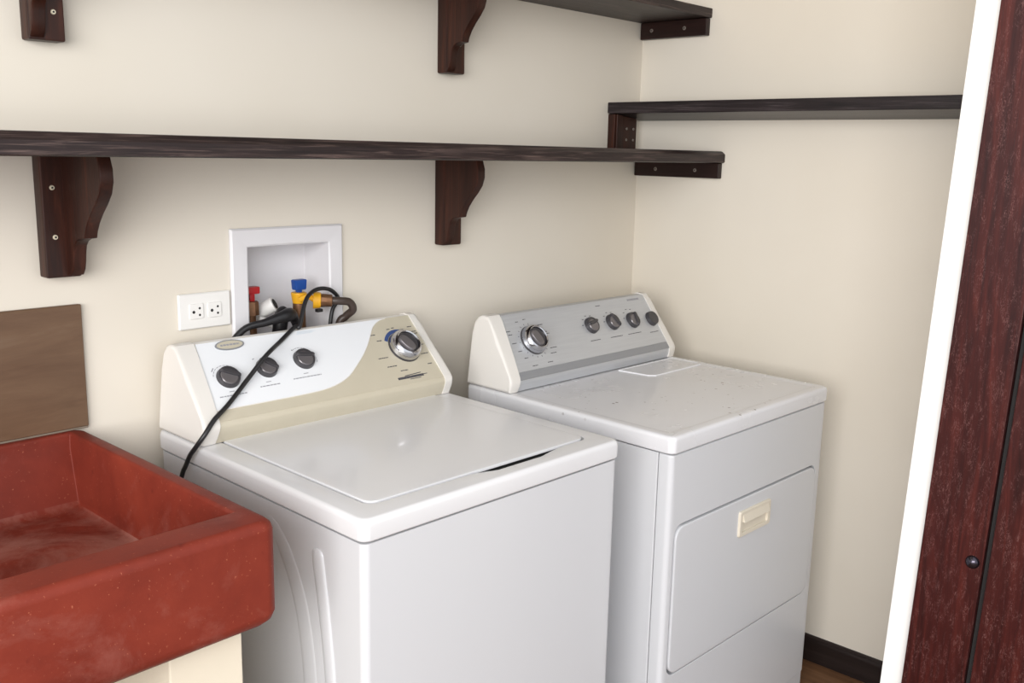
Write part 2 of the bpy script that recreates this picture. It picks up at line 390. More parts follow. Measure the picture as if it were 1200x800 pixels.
bracket(-1.914, 1.9158, 0.227, 0.150, 'L', 'dark mahogany bracket cut off at the top left corner of the picture', (0.7, 0.225))

def cleat_r(ylen, z0, z1, sc, label):
    t = thing('shelf_cleat', (-0.0005, -0.003, z0), label, 'shelf cleat', 0, 'dark wooden shelf cleats')
    obj('cleat_board', box(-0.022, 0, -ylen, -0.002, 0, z1 - z0, 0.003, 2), 'mahogy', t)
    for y in sc: screw('screw', (-0.0218, y, (z1 - z0) * 0.5), (-1, 0, 0), 0.006, 'dullscrew', t)
cleat_r(0.315, 1.4405, 1.4872, (-0.085, -0.232), 'dark wooden cleat under the right end of the long shelf')
cleat_r(0.244, 1.8650, 1.9158, (-0.045, -0.166), 'dark wooden cleat under the right end of the topmost shelf')
t = thing('shelf_cleat', (-0.168, -0.001, 1.5225), 'dark wooden support plate standing between the long shelf and the right wall shelf', 'shelf cleat', 0, 'dark wooden shelf cleats')
def undershelf(b):
    for v in b.verts:
        if v.co.z > 0.08: v.co.z += 1.6315 - 0.017 * (v.co.x - 0.168 + 0.1726) / 0.1726 - 0.0008 - 1.5225 - 0.0945
    return b
obj('cleat_board', undershelf(box(0, 0.116, -0.028, 0, 0, 0.0945, 0.003, 2)), 'mahog', t)
obj('side_strip', undershelf(box(0.003, 0.03, -0.036, -0.0285, 0.0, 0.0945, 0.003, 2)), 'mahog', t)
for x in (0.062, 0.098):
    for z in (0.030, 0.064): screw('screw', (x, -0.0278, z), (0, -1, 0), 0.0042, 'dullscrew', t)

# ------------------------------------------------------------------ console helpers
def slant(A, B):
    """frame on a console's sloping face: (u along the width, s down the slope, h off the face)"""
    A = Vector(A); B = Vector(B); d = (B - A).normalized(); nn = Vector((-d.y, d.x))
    if nn.x < 0: nn = -nn
    def f(u, s, h=0.0):
        p = A + d * s + nn * h
        return Vector((u, -p.x, p.y))
    f.n = Vector((0, -nn.x, nn.y)); f.d = Vector((0, -d.x, d.y))
    return f
def profile_solid(P, ulist):
    """side profile P of (v, z) carried along u; ulist of (u(z) function, inset)"""
    b = bmesh.new()
    cv = sum(p[0] for p in P) / len(P); cz = sum(p[1] for p in P) / len(P)
    L = []
    for fu, ins in ulist:
        lp = []
        for v, z in P:
            d = Vector((v - cv, z - cz)); l = d.length
            k = max(0, 1 - ins / l)
            z2 = cz + d.y * k
            lp.append((fu(z), -(cv + d.x * k), z2))
        L.append(lp)
    loops(b, L)
    return b
def face_poly(F, P, h0, h1):
    b = bmesh.new(); loops(b, [[F(u, s, h0) for u, s in P], [F(u, s, h1) for u, s in P]]); return b
def dashes(F, items, h0, h1):
    b = bmesh.new()
    for (u, s, l, w, ang) in items:
        c, sn = math.cos(rad(ang)), math.sin(rad(ang))
        P = [(u + x * c - y * sn, s + x * sn + y * c) for x, y in ((-l / 2, -w / 2), (l / 2, -w / 2), (l / 2, w / 2), (-l / 2, w / 2))]
        loops(b, [[F(a, q, h0) for a, q in P], [F(a, q, h1) for a, q in P]])
    return b
def words(u0, u1, s, h, rnd, gap=0.0022):
    """a line too small to read: short strokes, broken into words"""
    o = []; u = u0
    while u < u1:
        l = rnd.uniform(0.0035, 0.009); l = min(l, u1 - u)
        o.append((u + l / 2, s, l, h, 0)); u += l + gap
    return o
def disc(F, u, s, r, h0, h1, r1=None, n=32, bev=0.0, bm=None):
    return cyl(F(u, s, h0), F.n, r, h1 - h0, r1, n, bev, bm)
def grip(F, u, s, ang, L, Wd, h0, h1, k=14):
    """raised finger ridge across a knob, rounded in plan, leaning to one side"""
    c, sn = math.cos(rad(ang)), math.sin(rad(ang)); b = bmesh.new(); lp = []
    for h, sc in ((h0, 1.0), (h1 - 0.002, 0.93), (h1 - 0.0005, 0.85), (h1, 0.7)):
        q = []
        for i in range(k * 2):
            a = 2 * math.pi * i / (k * 2)
            x = L * math.copysign(abs(math.cos(a)) ** 0.7, math.cos(a)) * sc; y = Wd * math.copysign(abs(math.sin(a)) ** 0.8, math.sin(a)) * sc
            q.append(F(u + x * c - y * sn, s + x * sn + y * c, h))
        lp.append(q)
    loops(b, lp); return b
def small_knob(F, root, u, s, r, ang, label=None, base='charcoal', cap='knobgrey'):
    k = obj('knob', disc(F, u, s, r, 0.0012, 0.013, r * 0.93, 32, 0.0025), base, root)
    if label: k['label'] = label
    c, sn = math.cos(rad(ang)), math.sin(rad(ang))
    obj('knob_face', disc(F, u - 0.08 * r, s + r * 0.1, r * 0.74, 0.0128, 0.0150, r * 0.70, 28, 0.001), cap, k)
    obj('knob_grip', grip(F, u + 0.22 * r * sn, s - 0.22 * r * c, ang, r * 0.93, r * 0.22, 0.0125, 0.0195), base, k)
    return k
def big_dial(F, root, u, s, r, ang):
    k = obj('dial', disc(F, u, s, r * 1.04, 0.001, 0.006, r * 1.02, 40, 0.001), 'charcoal', root)
    k['label'] = 'large chrome rimmed dial'
    b = bmesh.new(); n = 44
    pr = [(1.0, 0.006), (0.99, 0.014), (0.93, 0.021), (0.84, 0.026), (0.76, 0.0275), (0.71, 0.026), (0.69, 0.021)]
    e1 = F.n.orthogonal().normalized(); e2 = F.n.cross(e1)
    loops(b, [[F(u, s, h) + (e1 * math.cos(2 * math.pi * i / n) + e2 * math.sin(2 * math.pi * i / n)) * r * q for i in range(n)] for q, h in pr])
    obj('chrome_rim', b, 'chrome', k)
    obj('dial_face', disc(F, u, s, r * 0.69, 0.0205, 0.023, r * 0.67, 36, 0.0006), 'charcoal', k)
    obj('dial_grip', grip(F, u + 0.2 * r * math.cos(rad(ang + 90)), s + 0.2 * r * math.sin(rad(ang + 90)), ang, r * 0.62, r * 0.36, 0.0225, 0.0315), 'knobgrey', k)
    return k

# ------------------------------------------------------------------ washing machine
WW, WD_, WH, WS = 0.6776, 0.7078, 0.9204, 0.040
wr = rad(-1.1236)
wash = thing('washing_machine', (-1.7033, -0.0143, 0), 'white top loading washing machine with a beige and white console, next to the red sink', 'washing machine', wr)
def wp(name, bm, mat, parent=None, ang=35): return obj(name, bm, mat, parent or wash, ang)
b = bmesh.new(); e = 0.004
P = rr(e, WW - e, -(WD_ - e), -0.006, 0.014, 6, 6)
loops(b, [[(x, y, z) for x, y in P] for z in (0.03, WH - WS - 0.004)])
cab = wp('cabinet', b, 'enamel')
# embossed stiffening ribs on the left side
def rib(path, widths, proud):
    b = bmesh.new(); pts = spline([Vector((0, v, z)) for v, z in path], 8); n = len(pts); L = []
    for i, p in enumerate(pts):
        t = (pts[min(i + 1, n - 1)] - pts[max(i - 1, 0)]).normalized(); sd = Vector((0, -t.z, t.y))
        f = i / (n - 1) * (len(widths) - 1); k = min(int(f), len(widths) - 2); w_ = widths[k] + (widths[k + 1] - widths[k]) * (f - k)
        en = min(1, math.sqrt(max(0.0, 1 - (1 - min(1, i / 5)) ** 2)) + 0.02)
        lp = []
        for j in range(9):
            a = math.pi * j / 8; q = p + sd * (math.cos(a) * w_ / 2 * en)
            lp.append((e - proud * math.sin(a) ** 0.6 * en + 0.0006, -q.y, q.z))
        L.append(lp)
    return loops(b, L, closed=False, cap0=False, cap1=False)
wp('embossed_rib', rib([(0.574, 0.832), (0.578, 0.80), (0.592, 0.716), (0.606, 0.60), (0.613, 0.45), (0.614, 0.12)], [0.030, 0.034, 0.032, 0.030, 0.028, 0.026], 0.005), 'enamel', cab, 80)
wp('embossed_rib', rib([(0.415, 0.846), (0.47, 0.80), (0.515, 0.72), (0.538, 0.62), (0.545, 0.50), (0.545, 0.12)], [0.03, 0.04, 0.044, 0.044, 0.044, 0.044], 0.002), 'enamel', cab, 80)
for fx in (0.05, WW - 0.05):
    for fy in (-0.06, -WD_ + 0.06): wp('foot', cyl((fx, fy, 0), (0, 0, 1), 0.022, 0.031, 0.016, 14), 'rubber')
# top deck with the lid well
b = bmesh.new(); r0 = 0.016
def dk(ins, z, r=r0): return [(x, y, z) for x, y in rr(ins, WW - ins, -WD_ + ins, -0.002, r, 6, 28)]
lid = (0.052, 0.632, -0.656, -0.150)
def well(ins, z):
    o = []
    for x, y in rr(lid[0] + ins, lid[1] - ins, lid[2] + ins, lid[3] - ins, 0.022, 6, 28):
        zz = z
        if y < lid[2] + ins + 0.003 and 0.27 < x < 0.56:
            k = math.sin(math.pi * (x - 0.27) / 0.29) ** 2
            y -= 0.012 * k; zz -= 0.007 * k if z > WH - 0.01 else 0
        o.append((x, y, zz))
    return o
z1 = WH
loops(b, [dk(0.003, z1 - WS), dk(0.0005, z1 - WS + 0.003), dk(0, z1 - 0.012), dk(0.0012, z1 - 0.006), dk(0.004, z1 - 0.002), dk(0.009, z1),
          dk(0.034, z1), well(-0.001, z1), well(0.0005, z1 - 0.001), well(0.0015, z1 - 0.024), well(0.006, z1 - 0.026)])
deck = wp('top_deck', b, 'enamel_lit', None, 40)
wp('lid_gap_shade', prism(rr(lid[0] + 0.004, lid[1] - 0.004, lid[2] + 0.004, lid[3] - 0.004, 0.02), lambda x, y, h: (x, y, h), z1 - 0.0255, z1 - 0.0105), 'gap', deck)  # dark plate below the lid, painted stand-in for shade in the gap
b = bmesh.new()
def ld_(ins, z):
    return [(x, y, z) for x, y in rr(lid[0] + ins, lid[1] - ins, lid[2] + ins, lid[3] - ins, 0.020, 6, 16)]
loops(b, [ld_(0.030, z1 - 0.008), ld_(0.008, z1 - 0.006), ld_(0.0052, z1 - 0.0045), ld_(0.0048, z1 + 0.000), ld_(0.0052, z1 + 0.0015), ld_(0.0085, z1 + 0.0024), ld_(0.03, z1 + 0.0024)])
wp('lid', b, 'enamel_lit', None, 50)
# console
A, B = (0.055, 1.104), (0.188, 0.965)
F = slant(A, B)
PW = [(0.003, 0.9215), (0.006, 1.05), (0.014, 1.085), (0.026, 1.0995), (0.041, 1.1035), (0.055, 1.1015), (0.075, 1.083), (0.11, 1.0465), (0.15, 1.0047), (0.182, 0.9713), (0.1885, 0.961), (0.1885, 0.953), (0.184, 0.940), (0.175, 0.9215)]
PC = [(v + (0.0035 if v > 0.05 else 0), z + (0.003 if z > 1.0 else 0)) for v, z in PW]
PB = [(0.034, 0.9215), (0.034, 1.06), (0.033, 1.09), (0.036, 1.0990)] + PW[4:]
cons = wp('console_body', profile_solid(PB, [(lambda z: 0.035, 0), (lambda z: WW - 0.03, 0)]), 'plastic')
zt = lambda z: max(0, (z - 0.9215) / 0.183)
for sgn, nm in ((1, 'l'), (-1, 'r')):
    o_ = (lambda z: 0.002 + 0.014 * zt(z)) if sgn == 1 else (lambda z: WW - 0.002 - 0.012 * zt(z))
    i_ = (lambda z: 0.036 + 0.026 * zt(z)) if sgn == 1 else (lambda z: WW - 0.030 - 0.008 * zt(z))
    def off(f, d, s=sgn): return lambda z: f(z) + s * d
    wp('end_cap', profile_solid(PC, [(off(o_, 0), 0.010), (off(o_, 0.0012), 0.005), (off(o_, 0.004), 0.0015), (off(o_, 0.009), 0), (i_, 0)]), 'plastic')
LF = math.hypot(B[0] - A[0], B[1] - A[1])
lx = lambda s: 0.062 - 0.024 * s / LF
rx = lambda s: WW - 0.0385 + 0.008 * s / LF
panel = wp('control_panel', face_poly(F, [(lx(0), 0.002), (rx(0), 0.002), (rx(LF), LF - 0.002), (lx(LF), LF - 0.002)], -0.003, 0.0005), 'beige')
cv = [(0.566, 0.003), (0.548, 0.006), (0.530, 0.014), (0.514, 0.026), (0.497, 0.046), (0.476, 0.070), (0.448, 0.096), (0.414, 0.122), (0.386, 0.141), (0.352, 0.1545), (0.31, 0.1625), (0.25, 0.165), (0.15, 0.165), (lx(0.165) + 0.003, 0.165), (lx(0.003) + 0.003, 0.003)]
wpan = wp('white_inlay', face_poly(F, cv, 0.0, 0.0016), 'panelwhite', panel)
wp('inlay_trim', tube([F(u, s, 0.0012) for u, s in cv[:14]], 0.0011, 6, 3), 'plastic', panel)
rnd = random.Random(3)
small_knob(F, wash, 0.102, 0.094, 0.0255, 28, 'dark grey knob at the left end of the console')
small_knob(F, wash, 0.197, 0.086, 0.0245, 42)
small_knob(F, wash, 0.294, 0.080, 0.0255, 8)
big_dial(F, wash, 0.576, 0.0905, 0.041, 62)
PS = [(0.168, 0.975), (0.1836, 0.9700), (0.1897, 0.961), (0.1897, 0.953), (0.1852, 0.940), (0.1762, 0.9215), (0.160, 0.9215)]
wp('console_skirt', profile_solid(PS, [(lambda z: 0.0375, 0), (lambda z: WW - 0.0315, 0)]), 'beige')
# badge
def ell(cu, cs, a, b_, n=30): return [(cu + a * math.cos(2 * math.pi * i / n), cs + b_ * math.sin(2 * math.pi * i / n)) for i in range(n)]
bd = wp('badge', face_poly(F, ell(0.138, 0.0165, 0.034, 0.0125), 0.001, 0.004), 'trim')
bd['label'] = 'oval silver maker badge'
wp('badge_face', face_poly(F, ell(0.138, 0.0165, 0.0305, 0.0098), 0.004, 0.0044), 'beige', bd)
tag(wp('badge_lettering', dashes(F, words(0.116, 0.160, 0.0165, 0.004, rnd, 0.0014), 0.0044, 0.0047), 'inkpale', bd), kind='stuff')
it = []
for (u0, u1, s) in ((0.066, 0.128, 0.136), (0.163, 0.211, 0.1285), (0.247, 0.319, 0.124)):
    it += words(u0, u1, s, 0.0024, rnd, 0.0014)
    it += [((u0 + u1) / 2, s - 0.009, 0.012, 0.0016, 0)]
tag(wp('printed_lettering', dashes(F, it, 0.0015, 0.0019), 'inkpale', panel), kind='stuff')
it = []
for (u, s, r) in ((0.102, 0.094, 0.031), (0.294, 0.080, 0.032)):
    for k in range(11):
        a = -160 + k * 15 if u < 0.2 else -115 + k * 13
        it.append((u + r * math.cos(rad(a)), s + r * math.sin(rad(a)), r * 0.19, 0.0012, a + 90))
it += [(0.076, 0.070, 0.010, 0.0022, -50), (0.276, 0.052, 0.003, 0.003, 0), (0.176, 0.059, 0.005, 0.002, -20)]
tag(wp('printed_scale', dashes(F, it, 0.0015, 0.0019), 'inkpale', panel), kind='stuff')
it = []
for (du, ds, l) in ((-0.075, -0.046, 0.024), (-0.060, -0.028, 0.014), (-0.074, 0.020, 0.028), (-0.062, 0.046, 0.028), (-0.034, 0.062, 0.022), (-0.018, -0.056, 0.010), (-0.003, -0.058, 0.008), (0.022, -0.050, 0.010),
                    (0.048, -0.055, 0.014), (0.048, -0.040, 0.026), (0.052, -0.034, 0.020), (0.058, 0.0, 0.012), (0.052, 0.026, 0.024), (0.05, 0.056, 0.014)):
    it += words(0.576 + du - l / 2, min(0.576 + du + l / 2, 0.638), 0.0905 + ds, 0.0022, rnd, 0.0012)
tag(wp('dial_lettering', dashes(F, it, 0.0004, 0.0009), 'ink', panel), kind='stuff')
it = words(0.512, 0.590, 0.1725, 0.0062, rnd, 0.0006) + [(0.56, 0.1665, 0.05, 0.002, -3), (0.595, 0.171, 0.014, 0.0018, 0), (0.562, 0.1785, 0.034, 0.0016, 0)]
tag(wp('script_emblem', dashes(F, it, 0.0004, 0.0009), 'ink', panel), kind='stuff')
arc = [(0.576 + r * math.cos(rad(a)), 0.0905 + r * math.sin(rad(a))) for r, aa in ((0.0525, range(-150, -39, 8)), (0.0435, range(-46, -155, -8))) for a in aa]
wp('blue_arc', face_poly(F, arc, 0.0004, 0.001), 'inkblue', panel)
wp('pale_blue_smear', face_poly(F, [(0.312, 0.006), (0.352, 0.007), (0.362, 0.010), (0.345, 0.014), (0.306, 0.0145)], 0.0015, 0.0018), 'smear', panel)  # faint pale blue smear on the white inlay
wp('indicator_lamp', disc(F, 0.628, 0.068, 0.0034, 0.0004, 0.0022, None, 14, 0.0006), 'outlet', panel)

# ------------------------------------------------------------------ dryer
DW, DD, DH, DS = 0.7276, 0.6664, 0.9044, 0.0400
dry = thing('clothes_dryer', (-0.8906, -0.1138, 0), 'white front loading clothes dryer with a silver console, in the corner', 'dryer', rad(-1.4617))
def dp(name, bm, mat, parent=None, ang=35): return obj(name, bm, mat, parent or dry, ang)
b = bmesh.new(); e = 0.004; zc = DH - DS - 0.003
P = rr(e, DW - e, -0.6245, -0.006, 0.003, 3, 4)
loops(b, [[(x, y, z) for x, y in P] for z in (0.03, zc)])
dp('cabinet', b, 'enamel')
dp('seam', box(e + 0.003, DW - e - 0.003, -0.632, -0.6255, 0.05, zc - 0.002), 'gap')
# front panel with door opening, built in the plane of the front
def fr(pts, d): return [(x, -(DD - e) + d, z) for x, z in pts]
do = (0.0275, 0.6945, 0.318, 0.6915)
b = bmesh.new()
zb = 0.064
def outer(ins, r=0.004): return rr(e + ins, DW - e - ins, zb + ins * 0.2, zc - ins * 0.2, r, 6, 6)
def dopen(ins, r=0.03): return rr(do[0] + ins, do[1] - ins, do[2] + ins, do[3] - ins, r, 6, 6)
loops(b, [fr(outer(0), 0.0345), fr(outer(0), 0.013), fr(outer(0.0015), 0.007), fr(outer(0.005), 0.002), fr(outer(0.011), 0.0), fr(dopen(-0.001), 0.0), fr(dopen(0.0), 0.001), fr(dopen(0.0005), 0.030)])
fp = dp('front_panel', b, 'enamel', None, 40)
dp('door_gap', prism(dopen(0.001), lambda x, z, h: (x, -(DD - e) + h, z), 0.0268, 0.0296), 'gap', fp)
b = bmesh.new()
loops(b, [fr(dopen(0.0050), 0.0264), fr(dopen(0.0048), 0.024), fr(dopen(0.0048), -0.001), fr(dopen(0.0058), -0.0024), fr(dopen(0.009), -0.0030), fr(dopen(0.025, 0.02), -0.0030), fr(rr(0.2995, 0.4445, 0.5905, 0.6545, 0.005, 6, 6), -0.0030), fr(rr(0.2995, 0.4445, 0.5905, 0.6545, 0.005, 6, 6), 0.0255)])
door = dp('door', b, 'enamel', None, 50)
hx = (0.298, 0.446, 0.589, 0.656)
def hr(ins, r=0.006): return rr(hx[0] + ins, hx[1] - ins, hx[2] + ins, hx[3] - ins, r, 4, 4)
b = bmesh.new()
inn = [(x, z) for x, z in rr(hx[0] + 0.013, hx[1] - 0.013, hx[2] + 0.011, hx[3] - 0.010, 0.004, 4, 4)]
inn2 = [(x, z) for x, z in rr(hx[0] + 0.015, hx[1] - 0.015, hx[2] + 0.013, hx[3] - 0.012, 0.004, 4, 4)]
loops(b, [fr(hr(0), -0.0031), fr(hr(0.0005), -0.0075), fr(hr(0.002), -0.009), fr(hr(0.010), -0.009), fr(inn, -0.0085), fr(inn2, 0.0240)])
hd = dp('handle', b, 'handle', door)
hd['label'] = 'cream plastic pull handle'
# upper lip that the fingers go behind
b = bmesh.new()
lip = [(hx[0] + 0.0135, 0.628), (hx[1] - 0.0135, 0.628), (hx[1] - 0.0135, 0.6465), (hx[0] + 0.0135, 0.6465)]
loops(b, [[(x, -(DD - e) + (-0.0080 if z < 0.64 else -0.004), z) for x, z in lip], [(x, -(DD - e) + (-0.0150 if z < 0.64 else -0.0092), z) for x, z in lip]])
dp('handle_lip', b, 'handle', door)
dp('kick_panel', box(e + 0.012, DW - e - 0.004, -(DD - e) + 0.004, -0.63, 0.012, zb - 0.003, 0.002), 'enamel')
for fx in (0.05, DW - 0.05):
    for fy in (-0.06, -DD + 0.08): dp('foot', cyl((fx, fy, 0), (0, 0, 1), 0.022, 0.031, 0.016, 14), 'rubber')
# top
b = bmesh.new(); z1 = DH
def dt(ins, z, r=0.016): return [(x, y, z) for x, y in rr(ins, DW - ins, -DD + ins, -0.002, r, 6, 10)]
loops(b, [dt(0.003, z1 - DS), dt(0.0005, z1 - DS + 0.003), dt(0, z1 - 0.011), dt(0.0012, z1 - 0.005), dt(0.004, z1 - 0.0015), dt(0.009, z1), dt(0.026, z1), dt(0.030, z1 - 0.0018), dt(0.036, z1 - 0.0022)])
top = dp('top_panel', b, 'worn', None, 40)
lt = [(0.440, -0.168), (0.452, -0.262), (0.470, -0.278), (0.690, -0.278), (0.704, -0.262), (0.704, -0.168)]
b = bmesh.new()
def lts(k, z): 
    cx, cy = 0.572, -0.223
    return [(cx + (x - cx) * k, cy + (y - cy) * k, z) for x, y in lt]
loops(b, [lts(1, z1 - 0.0023), lts(1, z1 + 0.0004), lts(0.985, z1 + 0.0012), lts(0.955, z1 + 0.0012), lts(0.94, z1 - 0.0002)])
dp('lint_screen_cover', b, 'worn', top, 20)
# console
A2, B2 = (0.06, 1.088), (0.165, 0.935)
F2 = slant(A2, B2)
L2 = math.hypot(B2[0] - A2[0], B2[1] - A2[1])
PD = [(0.003, 0.9055), (0.006, 1.04), (0.014, 1.070), (0.026, 1.0835), (0.041, 1.0885), (0.056, 1.0868), (0.070, 1.0722), (0.10, 1.0286), (0.13, 0.985), (0.158, 0.9442), (0.1625, 0.934), (0.1615, 0.922), (0.156, 0.9055)]
PDC = [(v + (0.0035 if v > 0.05 else 0), z + (0.003 if z > 0.97 else 0)) for v, z in PD]
dp('console_body', profile_solid(PD, [(lambda z: 0.034, 0), (lambda z: DW - 0.03, 0)]), 'silver')
zt2 = lambda z: max(0, (z - 0.9055) / 0.183)
for sgn in (1, -1):
    o_ = (lambda z: 0.001 + 0.016 * zt2(z)) if sgn == 1 else (lambda z: DW - 0.001 - 0.018 * zt2(z))
    i_ = (lambda z: 0.034 + 0.030 * zt2(z)) if sgn == 1 else (lambda z: DW - 0.034 - 0.012 * zt2(z))
    def off(f, d, s=sgn): return lambda z: f(z) + s * d
    dp('end_cap', profile_solid(PDC, [(off(o_, 0), 0.010), (off(o_, 0.0012), 0.005), (off(o_, 0.004), 0.0015), (off(o_, 0.009), 0), (i_, 0)]), 'plastic')
lx = lambda s: 0.065 - 0.026 * s / L2
rx = lambda s: DW - 0.0475 + 0.011 * s / L2
pan = dp('control_panel', face_poly(F2, [(lx(0), 0.002), (rx(0), 0.002), (rx(L2 - .02), L2 - 0.022), (lx(L2 - .02), L2 - 0.022)], -0.003, 0.0012), 'silver')
dp('lower_trim', face_poly(F2, [(lx(L2 - 0.02), L2 - 0.0212), (rx(L2 - .02), L2 - 0.0212), (rx(L2), L2 - 0.001), (lx(L2), L2 - 0.001)], -0.003, 0.0006), 'trim', pan)
big_dial(F2, dry, 0.142, 0.084, 0.040, 68)
small_knob(F2, dry, 0.391, 0.072, 0.025, -10)
small_knob(F2, dry, 0.486, 0.073, 0.025, 62)
small_knob(F2, dry, 0.578, 0.078, 0.025, 100)
kb = dp('push_button', disc(F2, 0.667, 0.084, 0.0235, 0.0012, 0.014, 0.0215, 30, 0.003), 'charcoal')
kb['label'] = 'round black start button'
it = []
rnd = random.Random(5)
for a in range(-200, 160, 20):
    for rr0, l in ((0.048, 0.004),): it.append((0.142 + rr0 * math.cos(rad(a)), 0.084 + rr0 * math.sin(rad(a)), l, 0.0012, a))
for (du, ds, l) in ((-0.075, -0.035, 0.018), (-0.072, -0.025, 0.014), (-0.07, 0.0, 0.016), (-0.062, 0.024, 0.014), (-0.05, 0.045, 0.014), (-0.03, -0.058, 0.01), (0.0, -0.062, 0.01), (0.05, -0.04, 0.02), (0.056, -0.018, 0.02), (0.06, -0.012, 0.022), (0.064, 0.03, 0.026), (0.056, 0.045, 0.022), (0.03, 0.068, 0.02), (-0.03, 0.07, 0.02)):
    it += words(0.142 + du - l / 2, 0.142 + du + l / 2, 0.084 + ds, 0.002, rnd, 0.0012)
for u in (0.391, 0.486, 0.578):
    for a in range(-170, 1, 34): it.append((u + 0.033 * math.cos(rad(a)), 0.073 + 0.033 * math.sin(rad(a)), 0.007, 0.0018, 0))
for (u0, u1, s) in ((0.362, 0.404, 0.117), (0.451, 0.505, 0.118), (0.532, 0.594, 0.1185), (0.634, 0.675, 0.1255), (0.445, 0.466, 0.016)): it += words(u0, u1, s, 0.002, rnd, 0.0012)
tag(dp('printed_lettering', dashes(F2, it, 0.001, 0.0016), 'ink', pan), kind='stuff')
tag(dp('maker_lettering', dashes(F2, words(0.596, 0.652, 0.0125, 0.0058, rnd, 0.001), 0.001, 0.0016), 'inkpale', pan), kind='stuff')

# ------------------------------------------------------------------ sink
sx0, sx1, sy0, sy1, sz0, sz1 = -2.78, -1.8505, -0.684, -0.0015, 0.778, 0.9516
snk = thing('utility_sink', ((sx0 + sx1) / 2, (sy0 + sy1) / 2, sz0), 'red concrete utility sink with thick rim, left of the washer', 'sink')
def so(x0, x1, y0, y1, r, z): return [(x - snk.location.x, y - snk.location.y, z - sz0) for x, y in rr(x0, x1, y0, y1, r, 6, 10)]
def ou(i, z, r=0.022): return so(sx0 + i, sx1 - i, sy0 + i, sy1 - min(i, 0.003), r, z)
def inr(i, z, r=0.002, back=-0.024): return so(sx0 + 0.07 + i, -1.886 - i, -0.610 + i, back - i, r, z)
b = bmesh.new()
loops(b, [ou(0.022, sz0), ou(0.012, sz0 + 0.003), ou(0.004, sz0 + 0.011), ou(0.0, sz0 + 0.024), ou(0.0, sz1 - 0.016), ou(0.0025, sz1 - 0.007), ou(0.008, sz1 - 0.0018), ou(0.015, sz1),
          inr(-0.006, sz1), inr(-0.002, sz1 - 0.0015), inr(0.0, sz1 - 0.006), inr(0.002, sz1 - 0.03, 0.002), inr(0.007, 0.828, 0.002, -0.052), inr(0.008, 0.819, 0.002, -0.058), inr(0.013, 0.8135, 0.002, -0.061), inr(0.03, 0.812, 0.002, -0.061)])
obj('basin', b, 'sink', snk, 50)
obj('drain', cyl((-0.12, -0.05, 0.8122 - sz0), (0, 0, 1), 0.035, 0.0015, 0.034, 28), 'chrome', snk)
for (a0, a1, lab) in ((-2.008, -1.884, 'cream masonry pier under the right end of the red sink'), (-2.74, -2.62, 'cream masonry pier under the left end of the red sink')):
    tag(obj('sink_pier', box(a0, a1, -0.625, -0.03, 0.0, sz0 - 0.0005, 0.004), 'pier'), lab, 'sink support', 'sink piers')
bk = tag(obj('backsplash_tile', box(-2.60, -1.8425, -0.012, -0.001, 0.9555, 1.2005, 0.0015, 1), 'slab'), 'brown wood grained backsplash tile on the wall above the sink', 'backsplash')

obj('grout_line', box(-2.60, -1.8435, -0.0115, -0.001, 0.9517, 0.9553, 0.0008, 1), 'grout', bk)

# ------------------------------------------------------------------ outlet
ot = thing('wall_outlet', (-1.5755, -0.001, 1.1595), 'white double wall outlet beside the recessed water supply box', 'outlet')
def ol(x0, x1, z0, z1, r, y): return [(x, -y, z) for x, z in rr(x0, x1, z0, z1, r, 4, 3)]
b = bmesh.new()
loops(b, [ol(-0.0615, 0.0615, -0.0385, 0.0385, 0.003, 0), ol(-0.0615, 0.0615, -0.0385, 0.0385, 0.003, 0.004), ol(-0.059, 0.059, -0.036, 0.036, 0.003, 0.0065)])
obj('cover_plate', b, 'outlet', ot)
for cx in (-0.0215, 0.0215):
    b = bmesh.new(); loops(b, [ol(cx - 0.0165, cx + 0.0165, -0.0165, 0.0165, 0.004, 0.0062), ol(cx - 0.0165, cx + 0.0165, -0.0165, 0.0165, 0.004, 0.0082), ol(cx - 0.0155, cx + 0.0155, -0.0155, 0.0155, 0.004, 0.009)])
    s = obj('socket', b, 'outlet', ot)
    for (dx, dz, r) in ((-0.007, -0.001, 0.0034), (0.007, 0.0065, 0.0026), (0.007, -0.008, 0.0026)):
        obj('socket_hole', cyl((cx + dx, -0.0088, dz), (0, -1, 0), r, 0.0005, None, 12), 'gap', s)

# ------------------------------------------------------------------ recessed water supply box
bx = thing('water_supply_box', (-1.357, -0.0005, 1.06), 'white recessed laundry water supply box in the wall above the washer', 'supply box')
def bl(x0, x1, z0, z1, y, r=0.002): return [(x + 1.357, y, z - 1.06) for x, z in rr(x0, x1, z0, z1, r, 3, 3)]
b = bmesh.new()
O = (-1.509, -1.206, 1.012, 1.331); I = (-1.467, -1.247, 1.05, 1.2895)
loops(b, [bl(*O, 0.0), bl(*O, -0.005), bl(O[0] + 0.004, O[1] - 0.004, O[2] + 0.004, O[3] - 0.004, -0.009), bl(I[0] - 0.004, I[1] + 0.004, I[2] - 0.004, I[3] + 0.004, -0.009), bl(*I, -0.006), bl(*I, 0.092), bl(I[0] + 0.006, I[1] - 0.006, I[2] + 0.006, I[3] - 0.006, 0.094)], cap0=False)
# close the flange's back
obj('box_shell', b, 'box', bx)

